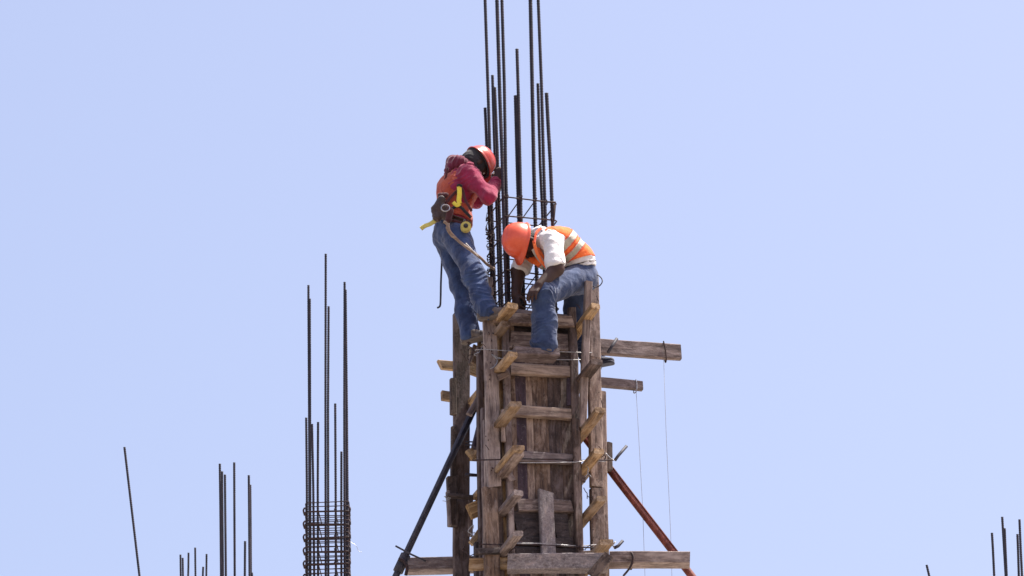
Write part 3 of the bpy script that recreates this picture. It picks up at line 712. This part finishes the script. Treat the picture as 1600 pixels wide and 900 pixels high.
def head(fig, c, f, l, u):
    """c = centre of the skull"""
    fig.ell(c, .097, .076, .108, (f, l, u), k=.02)
    fig.cap(c + f*.035 - u*.055, c + f*.062 - u*.098, .052, .034, k=.03)              # jaw and chin
    fig.cap(c + f*.083 - u*.005, c + f*.108 - u*.038, .009, .013, k=.012)            # nose
    fig.cap(c + f*.088 + l*.034 + u*.022, c + f*.088 - l*.034 + u*.022, .010, k=.014) # brow
    for s in (1, -1):
        fig.cap(c + f*.072 + l*s*.038 - u*.035, c + f*.066 + l*s*.042 - u*.045, .017, .015, k=.02)     # cheek
        fig.ell(c + l*s*.078 - u*.012, .018, .009, .031, (f, l, u), k=.006)         # ear
        fig.sub(c + f*.104 + l*s*.031 + u*.002, c + f*.102 + l*s*.036 + u*.002, .011, k=.006)
    fig.cap(c + f*.094 + l*.018 - u*.066, c + f*.094 - l*.018 - u*.066, .0065, k=.005)  # lips
    fig.cap(c + f*.092 + l*.016 - u*.076, c + f*.092 - l*.016 - u*.076, .0065, k=.005)
def face_bits(par, c, f, l, u):
    for s in (1, -1):
        bm = bmesh.new(); bmesh.ops.create_uvsphere(bm, u_segments=12, v_segments=8, radius=.0085)
        me = bpy.data.meshes.new('eye'); bm.to_mesh(me); bm.free()
        link('eye', me, 'eye', par, Matrix.Translation(c + f*.088 + l*s*.031 + u*.002), True)
def hard_hat(par, c, f, l, u, mat, name='hard_hat', s=1.0):
    """safety helmet: ribbed dome, rim and front peak, as shell with thickness; children: headband"""
    bm = bmesh.new(); NS, NR = 48, 14; rings = []
    for i in range(NR+1):
        ph = (math.pi/2)*i/NR; ring = []
        for j in range(NS):
            a = 2*math.pi*j/NS; ca, sa = math.cos(a), math.sin(a)
            e = 0.9
            rx, ry, h = .134, .112, .135
            cx = math.copysign(abs(math.cos(ph))**e, 1)
            x = rx*ca*cx; y = ry*sa*cx; z = h*math.sin(ph)**0.95
            # raised ridge along the crown
            if abs(y) < .020 and i > 3: z += .007*(1-(abs(y)/.020)**2)
            if .03 < abs(y) < .045 and i > 4: z += .003
            ring.append(Vector((x, y, z)))
        rings.append(ring)
    rim = []; rim2 = []
    for j in range(NS):
        a = 2*math.pi*j/NS; ca, sa = math.cos(a), math.sin(a)
        pk = max(0.0, ca)**3
        out = .010 + .040*pk
        rim.append(Vector(((.134+out)*ca, (.112+.010+.004*pk)*sa, -.006-.014*pk)))
        rim2.append(Vector(((.134+out)*ca*.985, (.112+.010)*sa*.98, -.013-.014*pk)))
    inner = [Vector((v.x*.955, v.y*.945, max(-.01, v.z*.955-.002))) for v in rings[0]]
    vs = [[bm.verts.new(v*s) for v in r] for r in ([rim2, rim] + rings[:-1])]
    top = bm.verts.new(rings[-1][0]*s)
    for a_, b_ in zip(vs, vs[1:]):
        for j in range(NS): bm.faces.new((a_[j], a_[(j+1) % NS], b_[(j+1) % NS], b_[j]))
    for j in range(NS): bm.faces.new((vs[-1][j], vs[-1][(j+1) % NS], top))
    # inside
    iv = [[bm.verts.new(Vector((v.x*.955, v.y*.95, v.z*.955-.003))*s) for v in r] for r in rings[:-1]]
    it = bm.verts.new((rings[-1][0]*.95)*s)
    for a_, b_ in zip(iv, iv[1:]):
        for j in range(NS): bm.faces.new((a_[j], b_[j], b_[(j+1) % NS], a_[(j+1) % NS]))
    for j in range(NS):
        bm.faces.new((iv[-1][j], it, iv[-1][(j+1) % NS])); bm.faces.new((vs[0][j], iv[0][j], iv[0][(j+1) % NS], vs[0][(j+1) % NS]))
    bmesh.ops.recalc_face_normals(bm, faces=bm.faces)
    me = bpy.data.meshes.new(name); bm.to_mesh(me); bm.free()
    mw = Matrix((f, l, u)).transposed().to_4x4(); mw.translation = c + u*.022
    hat = link(name, me, mat, par, mw, True)
    pts = [c + u*.018 + f*(.118*math.cos(a)) + l*(.098*math.sin(a)) for a in [2*math.pi*j/28 for j in range(28)]]
    tube('headband', pts, .011, 'black_cloth', hat, 6, closed=True)
    return hat
def strap(name, pts, r, mat, par, flatn, n=6):
    return tube(name, spline(pts, n), r, mat, par, 8, flat=flatn)
def foot(fig, ankle, toe, up=Z, s=1.0):
    d = (toe-ankle); d2 = (d - up*d.dot(up)).normalized(); sole = -up*.07*s
    heel = ankle - d2*.045*s + sole*.72
    ball = ankle + d2*.125*s + sole*.86; tip = ankle + d2*.185*s + sole*.92
    side = d2.cross(up)
    fig.cap(ankle + up*.05*s, ankle, .050*s, .050*s, k=.02)
    fig.cap(heel, ankle + d2*.03*s + sole*.4, .040*s, .048*s, k=.03)
    fig.cap(ankle + d2*.02*s + sole*.35, ball, .048*s, .034*s, k=.03, flat=(side, 1.25))
    fig.cap(ball, tip, .034*s, .027*s, k=.02, flat=(side, 1.4))
    fig.cut(ankle + sole*1.18, -up, .004)
def sole_mesh(ankle, toe, up=Z, s=1.0):
    d = (toe-ankle); d2 = (d - up*d.dot(up)).normalized(); side = d2.cross(up); f = Fig(.01); b = ankle - up*.0826*s
    f.cap(b - d2*.045*s, b + d2*.05*s, .030*s, .026*s, flat=(side, 1.35)); f.cap(b + d2*.05*s, b + d2*.185*s, .026*s, .028*s, flat=(side, 1.65))
    f.cut(b - up*.012, -up, .004); f.cut(b + up*.007, up, .004)
    return f

VOX = 0.0065
def wear(name, fig, mat, par, vox=VOX, wrinkle=0.0, wfn=None, **k):
    return to_obj(name, fig.mesh(vox), mat, par, wrinkle, wfn, **k)

# ------------------------------------------------------------------ standing worker on the left
a_ = at
hipN, kneeN, ankN, toeN = a_(715, 372, .06), a_(741, 430, -.10), a_(760, 483, -.16), a_(790, 492, -.20)
hipF, kneeF, ankF, toeF = a_(700, 376, .26), a_(720, 440, .27), a_(733, 519, .20), a_(760, 533, .12)
pel, waist, chest, neckb = a_(706, 360, .16), a_(707, 338, .16), a_(715, 296, .16), a_(726, 262, .16)
shN, elN, wrN = a_(733, 275, .01), a_(764, 307, -.05), a_(776, 282, .10)
shF, elF, wrF = a_(709, 278, .32), a_(744, 314, .38), a_(768, 300, .28)
hc = a_(743, 256, .17)
hf, hl, hu = basis(Vector((.60, .50, -.75)), Vector((.70, .34, .58)))
p1 = thing('person', Vector((ankF.x, ankF.y, ankF.z-.08)), 'standing worker in red hard hat and crimson hoodie at the left of the bars', 'person')
p1_loc = p1
lat = (shN-shF).normalized(); tl = (neckb-pel).normalized(); tf = lat.cross(tl)
f = Fig(.035)
f.cap(pel, waist, .105, .095, flat=(lat, 1.35)); f.cap(waist, chest, .095, .115, flat=(lat, 1.45)); f.cap(chest, neckb - tl*.04, .11, .075, flat=(lat, 1.5))
f.cap(shN, shF, .05); f.cap(neckb, hc - hu*.03, .052, .056)
f.chain([shN, elN, wrN], [.040, .028, .024], k=.015); f.chain([shF, elF, wrF], [.040, .028, .024], k=.015)
f.chain([hipN, kneeN, ankN], [.088, .055, .040]); f.chain([hipF, kneeF, ankF], [.088, .055, .040])
head(f, hc, hf, hl, hu)
gr1 = F(785, 268, CW0)                                     # grips the bars at the front left corner of the cage
hand(f, wrN, (a_(781, 266, .09)-wrN), Vector((.5, .8, .15)), 1.0, 0.95, 1)
hand(f, wrF, (a_(782, 292, .22)-wrF), Vector((.3, -.8, .1)), 1.0, 0.95, -1)
body1 = to_obj('body', f.mesh(.0055), 'skin', p1)
face_bits(p1, hc, hf, hl, hu)
# black cover over hair, neck and jaw under the hat
g = Fig(.02); g.ell(hc - hf*.012, .103, .084, .112, (hf, hl, hu)); g.cap(hc - hf*.04 - hu*.03, neckb + tl*.01, .072, .062)
g.cap(hc + hf*.03 - hu*.06, hc + hf*.045 - hu*.09, .058, .046)
wear('head_cover', g, 'black_cloth', p1, .006, .004, None)
hard_hat(p1, hc + hu*.012 + hf*.004, hf, hl, hu, 'red_shell', s=.93)
# sweatshirt
g = Fig(.04)
g.cap(pel + tl*.05, waist, .125, .116, flat=(lat, 1.28)); g.cap(waist, chest, .116, .130, flat=(lat, 1.38)); g.cap(chest, neckb - tl*.03, .128, .085, flat=(lat, 1.4))
g.cap(shN, shF, .066); g.cap(neckb - tl*.02, neckb + tl*.035, .074, .070)
g.chain([shN, elN, elN.lerp(wrN, .88)], [.068, .056, .040]); g.chain([shF, elF, elF.lerp(wrF, .88)], [.068, .056, .040])
g.cut(pel + tl*.035, -tl)
W1 = [(shN, elN, 75, 1.3), (elN, wrN, 95, 1.4), (shF, elF, 75, 1.2), (elF, wrF, 90, 1.2), (pel, neckb, 45, .8)]
shirt1 = wear('sweatshirt', g, 'crimson', p1, VOX, .016, W1)
g = Fig(.03); nb = neckb - tf*.0 ; bk = -tf if (-tf).x < 0 else tf
fwd1 = Vector((.85, .5, 0)).normalized()
g.cap(neckb - fwd1*.075 + tl*.03 + lat*.07, neckb - fwd1*.075 + tl*.03 - lat*.07, .044); g.cap(neckb - fwd1*.085 + tl*.02, neckb - fwd1*.125 - tl*.05, .06, .034, flat=(lat, 1.5))
g.cap(neckb + lat*.07 + tl*.015, neckb - fwd1*.07 + lat*.06 + tl*.01, .034, .04); g.cap(neckb - lat*.07 + tl*.015, neckb - fwd1*.07 - lat*.06 + tl*.01, .034, .04)
wear('hood', g, 'maroon', p1, VOX, .010, [(neckb - fwd1*.1, neckb + fwd1*.1, 70, 1)])
# vest
g = Fig(.035)
g.cap(pel + tl*.075, waist, .136, .127, flat=(lat, 1.27)); g.cap(waist, chest, .127, .141, flat=(lat, 1.32)); g.cap(chest, neckb - tl*.02, .140, .090, flat=(lat, 1.20))
g.sub(shN + lat*.03 + tl*.02, shN + lat*.04 - tl*.13, .085); g.sub(shF - lat*.03 + tl*.02, shF - lat*.04 - tl*.13, .085)
g.cut(pel + tl*.06, -tl); g.cut(neckb + tl*.005, tl)
vp = g.mesh(VOX)
vest1 = to_obj('vest', vp, 'red_vest', p1, .009, [(pel, neckb, 50, 1.2)])
# jeans
def jeans(par, pel, tl, lat, legs, mat, cuff=.052, waist_up=.06, rs=(.112, .083, .070), hipr=.128, wamp=.012, name='jeans'):
    g = Fig(.045); g.cap(pel - tl*.02, pel + tl*waist_up, hipr, .118, flat=(lat, 1.28))
    for h, kn, an in legs:
        g.cap(h, kn, rs[0], rs[1]); g.cap(kn, kn.lerp(an, .55), rs[1], rs[2]); g.cap(kn.lerp(an, .55), an + (an-kn).normalized()*.012, rs[2], rs[2]*1.08, flat=(Vector((1, -.3, 0)), 1.12))
    g.cut(pel + tl*(waist_up+.03), tl)
    seg = []
    for h, kn, an in legs: seg += [(h, kn, 30, .55), (kn, an, 70, 1.5)]
    o = wear(name, g, mat, par, VOX, wamp, seg)
    for h, kn, an in legs:
        d = (an-kn).normalized(); c = an + d*.012*1 + d*.055; x = d.orthogonal().normalized(); y = d.cross(x); r_ = rs[2]*1.09
        sdv = Vector((-.25, -1, .1)); sdv = (sdv - d*sdv.dot(d)).normalized()
    tl_ = tl.normalized(); ff = lat.cross(tl_).normalized()
    ring = [pel + tl_*(waist_up+.012) + lat.normalized()*(.160*math.cos(a)) + ff*(.124*math.sin(a)) for a in [2*math.pi*j/26 for j in range(26)]]
    tube('belt', ring, .017, 'leather', o, 8, closed=True, flat=ff)
    return o
tlh = (waist-pel).normalized()
jeans(p1, pel, tlh, lat, [(hipN, kneeN, ankN), (hipF, kneeF, ankF)], 'denim_dark', rs=(.106, .078, .066))
for i, (an, to) in enumerate(((ankN, toeN), (ankF, toeF))):
    g = Fig(.02); foot(g, an, to, s=.88); bt = wear('boot', g, 'boot', p1, .006)
    to_obj('sole', sole_mesh(an, to, s=.88).mesh(.006), 'boot', bt)
# harness
sfc = lambda px, py, dy: a_(px, py, dy)
cv = Vector((0, -1, -.3))
ring_w = [waist - tl*.015 + lat*(.172*math.cos(a)) + tf*(.128*math.sin(a)) for a in [2*math.pi*j/24 for j in range(24)]]
hs = tube('harness_belt', ring_w, .026, 'leather', p1, 8, closed=True, flat=tf)
ring_h = [waist - tl*.055 + lat*(.176*math.cos(a)) + tf*(.13*math.sin(a)) for a in [2*math.pi*j/24 for j in range(24)]]
tube('harness_strap', ring_h, .012, 'webbing', p1, 8, closed=True)
strap('harness_strap', [a_(696, 318, -.02), a_(712, 300, -.02), a_(722, 296, -.03), a_(727, 312, -.03), a_(737, 330, -.03)], .010, 'webbing', p1, cv)
strap('harness_strap', [a_(700, 330, -.02), a_(716, 322, -.03), a_(728, 332, -.03), a_(736, 340, -.02)], .011, 'black_cloth', p1, cv)
strap('harness_strap', [a_(700, 262, .02), a_(694, 290, .05), a_(693, 315, .03)], .008, 'webbing', p1, cv)
strap('yellow_strap', [a_(717.5, 291, -.03), a_(718, 302, -.035), a_(717, 313, -.035), a_(718, 318, -.035)], .018, 'yellow', p1, cv)
strap('yellow_strap', [a_(708, 316, -.03), a_(714, 321, -.035), a_(719, 318, -.04)], .014, 'yellow', p1, cv)
strap('strap_end', [a_(714, 290, -.04), a_(718, 289, -.045), a_(722, 291, -.04)], .009, 'black_cloth', p1, cv)
strap('yellow_strap', [a_(680, 322, .0), a_(685, 316, -.02), a_(689, 312, -.02)], .013, 'yellow_dull', p1, cv)
g = Fig(.015)
g.cap(a_(690, 312, -.02), a_(681, 326, .0), .034, .036); g.cap(a_(681, 326, .0), a_(683, 340, .0), .034, .030); g.cap(a_(694, 326, -.02), a_(696, 338, -.01), .036, .03)
wear('tool_pouch', g, 'leather', p1, .006, .008)
g = Fig(.012); g.cap(a_(703, 330, -.04), a_(701, 343, -.03), .034, .026); g.cap(a_(688, 306, -.01), a_(697, 305, -.02), .022); wear('tool_pouch', g, 'webbing', p1, .006, .007)
c = a_(696, 325, -.07); q = [c + Vector((.031*math.cos(a), 0, .027*math.sin(a))) for a in [2*math.pi*j/18 for j in range(18)]]
tube('buckle_ring', q, .0045, 'chrome', p1, 7, closed=True)
strap('yellow_tail', [a_(681, 344, .0), a_(672, 350, -.02), a_(664, 353, -.03), a_(657.5, 357.5, -.03)], [.016]*18+[.018]*1, 'yellow_dull', p1, cv)
tube('lanyard_rope', spline([a_(694, 346, -.06), a_(700, 352, -.07), a_(703, 362, -.08), a_(716, 376, -.09), a_(730, 387, -.16), a_(742, 396, -.18), a_(752, 404, -.14), a_(761, 413, -.02), a_(772, 420, .12)], 5), .0105, 'rope', p1, 8)
tube('lanyard_rope', spline([a_(702, 350, -.06), a_(698, 356, -.07), a_(705, 368, -.08), a_(712, 372, -.09)], 5), .008, 'rope', p1, 8)
tube('lanyard_cord', spline([a_(728, 380, -.17), a_(745, 398, -.19), a_(760, 412, -.04)], 5), .0035, 'sock_white', p1, 6)
# clipped to the belt: tape measure and hooked rod are things of their own
bm = bmesh.new(); bmesh.ops.create_cone(bm, cap_ends=True, segments=20, radius1=.040, radius2=.040, depth=.045); bmesh.ops.bevel(bm, geom=bm.edges[:], offset=.006, segments=2, affect='EDGES')
me = bpy.data.meshes.new('case'); bm.to_mesh(me); bm.free()
tc = a_(728, 355, -.075); tm = thing('tape_measure', tc, 'small yellow tape measure clipped on the belt of the standing worker', 'tape measure')
link('case', me, 'yellow_dull', tm, Matrix.Translation(tc) @ Matrix.Rotation(R(90), 4, 'X') @ Matrix.Rotation(R(10), 4, 'Z'), False)
tube('hub', [tc + Vector((0, -.022, 0)), tc + Vector((0, -.030, 0))], .017, 'black_cloth', tm, 14)
tube('belt_clip', [tc + Vector((-.01, .0, .03)), tc + Vector((-.01, .02, .065))], .010, 'black_cloth', tm, 6)
o = tube('hooked_rod', spline([a_(692, 350, .34), a_(690.5, 403, .36), a_(689, 440, .36), a_(688.5, 466, .36), a_(687.5, 478, .36), a_(683, 481, .36)], 4), .0072, 'black_steel', None, 8)
tag(o, 'thin black hooked rod hanging behind the standing worker', 'rod')

# ------------------------------------------------------------------ bending worker on the right
hipN, kneeN, ankN, toeN = a_(899, 437, -.04), a_(849, 459, -.33), a_(851, 536, -.29), a_(836, 536, -.20)
hipF, kneeF, ankF, toeF = a_(905, 442, .24), a_(899, 490, .40), a_(925, 559, .56), a_(955, 573, .50)
pel, waist, chest, neckb = a_(906, 430, .06), a_(898, 407, .04), a_(873, 385, -.04), a_(845, 371, -.09)
shN, elN, wrN = a_(862, 377, -.24), a_(869, 420, -.33), a_(843, 446, -.40)
shF, elF, wrF = a_(829, 389, .06), a_(810, 425, .04), a_(806, 461, .02)
hc = a_(820, 379, -.14)
hf, hl, hu = basis(Vector((-.15, -.10, -.95)), Vector((-.82, -.44, .16)))
p2 = thing('person', Vector((ankN.x, ankN.y, ankN.z-.08)), 'bending worker in orange helmet, white shirt and striped vest on the column', 'person')
lat = (shN-shF).normalized(); tl = (neckb-pel).normalized(); tl2 = (neckb-chest).normalized(); tlp = (waist-pel).normalized()
tf = lat.cross(tl)
f = Fig(.035)
f.cap(pel, waist, .105, .095, flat=(lat, 1.35)); f.cap(waist, chest, .095, .112, flat=(lat, 1.45)); f.cap(chest, neckb - tl*.03, .11, .07, flat=(lat, 1.4))
f.cap(shN, shF, .052); f.cap(neckb, hc - hu*.03, .054, .058)
f.chain([shN, elN, wrN], [.056, .052, .035]); f.chain([shF, elF, wrF], [.056, .050, .036])
f.chain([hipN, kneeN, ankN], [.088, .055, .040]); f.chain([hipF, kneeF, ankF], [.088, .055, .040])
head(f, hc, hf, hl, hu)
hand(f, wrN, a_(832, 457, -.43)-wrN, Vector((.0, .6, -.8)), 1.0, .6, -1)
hand(f, wrF, a_(806, 476, .0)-wrF, Vector((.6, .6, 0)), 1.0, .8, 1)
body2 = to_obj('body', f.mesh(.0055), 'skin', p2)
face_bits(p2, hc, hf, hl, hu)
g = Fig(.02); g.ell(hc - hf*.018 + hu*.004, .098, .081, .110, (hf, hl, hu)); g.cut(hc - hf*.01, (hf-hu*.5).normalized())
wear('hair', g, 'hair', p2, .006, .003)
hard_hat(p2, hc + hu*.010, hf, hl, hu, 'orange_shell', s=1.04)
g = Fig(.04)
g.cap(pel + tlp*.03, waist, .128, .118, flat=(lat, 1.30)); g.cap(waist, chest, .118, .130, flat=(lat, 1.38)); g.cap(chest, neckb - tl*.02, .128, .082, flat=(lat, 1.35))
g.cap(shN, shF, .068); g.cap(neckb - tl*.01, neckb + tl*.02, .072, .066)
g.chain([shN, shN.lerp(elN, .92)], [.080, .078]); g.chain([shF, shF.lerp(elF, .80)], [.078, .070])
g.cut(pel + tlp*.02, -tlp)
wear('t_shirt', g, 'white_cotton', p2, VOX, .015, [(shN, elN, 30, .7), (shF, elF, 60, 1), (pel, neckb, 45, 1)])
g = Fig(.03)
g.cap(pel + tlp*.10, waist, .135, .131, flat=(lat, 1.28)); g.cap(waist, chest, .131, .143, flat=(lat, 1.34)); g.cap(chest, neckb - tl*.01, .140, .094, flat=(lat, 1.28))
dn = Vector((0, 0, -1))
g.cap(a_(838, 392, -.19), a_(858, 418, -.20), .030, .022, flat=(lat, 1.2)); g.cap(a_(820, 398, -.06), a_(858, 420, -.17), .028, .024)
g.sub(shN + lat*.06 + (elN-shN)*-.15, shN.lerp(elN, 1.1) + lat*.06, .098, .090); g.sub(shF - lat*.05, shF.lerp(elF, 1.0) - lat*.05, .092, .08)
g.cut(pel + tlp*.085, -tlp); g.cut(neckb + tl*.02, tl)
vp = g.mesh(.0055)
to_obj('vest', vp, 'orange_vest', p2, .006, [(pel, neckb, 60, 1.2)])
ax = np.array(tl); P0 = np.array(pel); Ltot = (neckb-pel).length
def band(lo_, hi_):
    return lambda c: (((c-P0)@ax)/Ltot > lo_) & (((c-P0)@ax)/Ltot < hi_)
for (l0, h0) in ((.36, .47), (.56, .68)):
    st = to_obj('reflective_stripe', vp, 'reflective', p2, .006, [(pel, neckb, 60, 1.2)], keep=band(l0, h0), offset=.004)
    md = st.modifiers.new('s', 'SOLIDIFY'); md.thickness = .004
for (l0, h0) in ((.335, .36), (.47, .49), (.54, .56), (.68, .70)):
    st = to_obj('vest_trim', vp, 'orange_trim', p2, .006, [(pel, neckb, 60, 1.2)], keep=band(l0, h0), offset=.0035)
strap('reflective_stripe', [a_(834, 389, -.24), a_(840, 400, -.245), a_(850, 412, -.24)], .018, 'reflective', p2, cv)
# armhole piping
strap('vest_trim', [a_(834, 376, -.25), a_(838, 392, -.27), a_(846, 408, -.27), a_(857, 421, -.27)], .012, 'orange_vest', p2, cv)
strap('vest_trim', [a_(846, 356, -.20), a_(838, 364, -.24), a_(835, 380, -.26)], .010, 'orange_trim', p2, cv)
jeans(p2, pel, tlp, lat, [(hipN, kneeN, ankN), (hipF, kneeF, ankF)], 'denim_grey', rs=(.112, .086, .080), hipr=.125, wamp=.012)
g = Fig(.02); foot(g, ankN, toeN, s=.88); bt = wear('boot', g, 'boot', p2, .006); to_obj('sole', sole_mesh(ankN, toeN, s=.88).mesh(.006), 'boot', bt)
g = Fig(.02); foot(g, ankF, toeF, s=.82); bt = wear('boot', g, 'sneaker', p2, .006); to_obj('sole', sole_mesh(ankF, toeF, s=.82).mesh(.006), 'sneaker', bt)
g = Fig(.012); g.cap(a_(924, 420, .0), a_(928, 434, .0), .032, .026); wear('tool_pouch', g, 'leather', p2, .006, .012)
c = a_(931, 439, -.02); q = [c + Vector((.047*math.cos(a), .006*math.sin(a*3), .047*math.sin(a))) for a in [2*math.pi*j/26 for j in range(26)]]
o = tube('wire_coil', q, .0042, 'black_steel', None, 6, closed=True); tag(o, 'thin dark wire ring hanging at the hip of the bending worker', 'wire coil')

for o in bpy.data.objects:
    if '_mw' in o: del o['_mw']
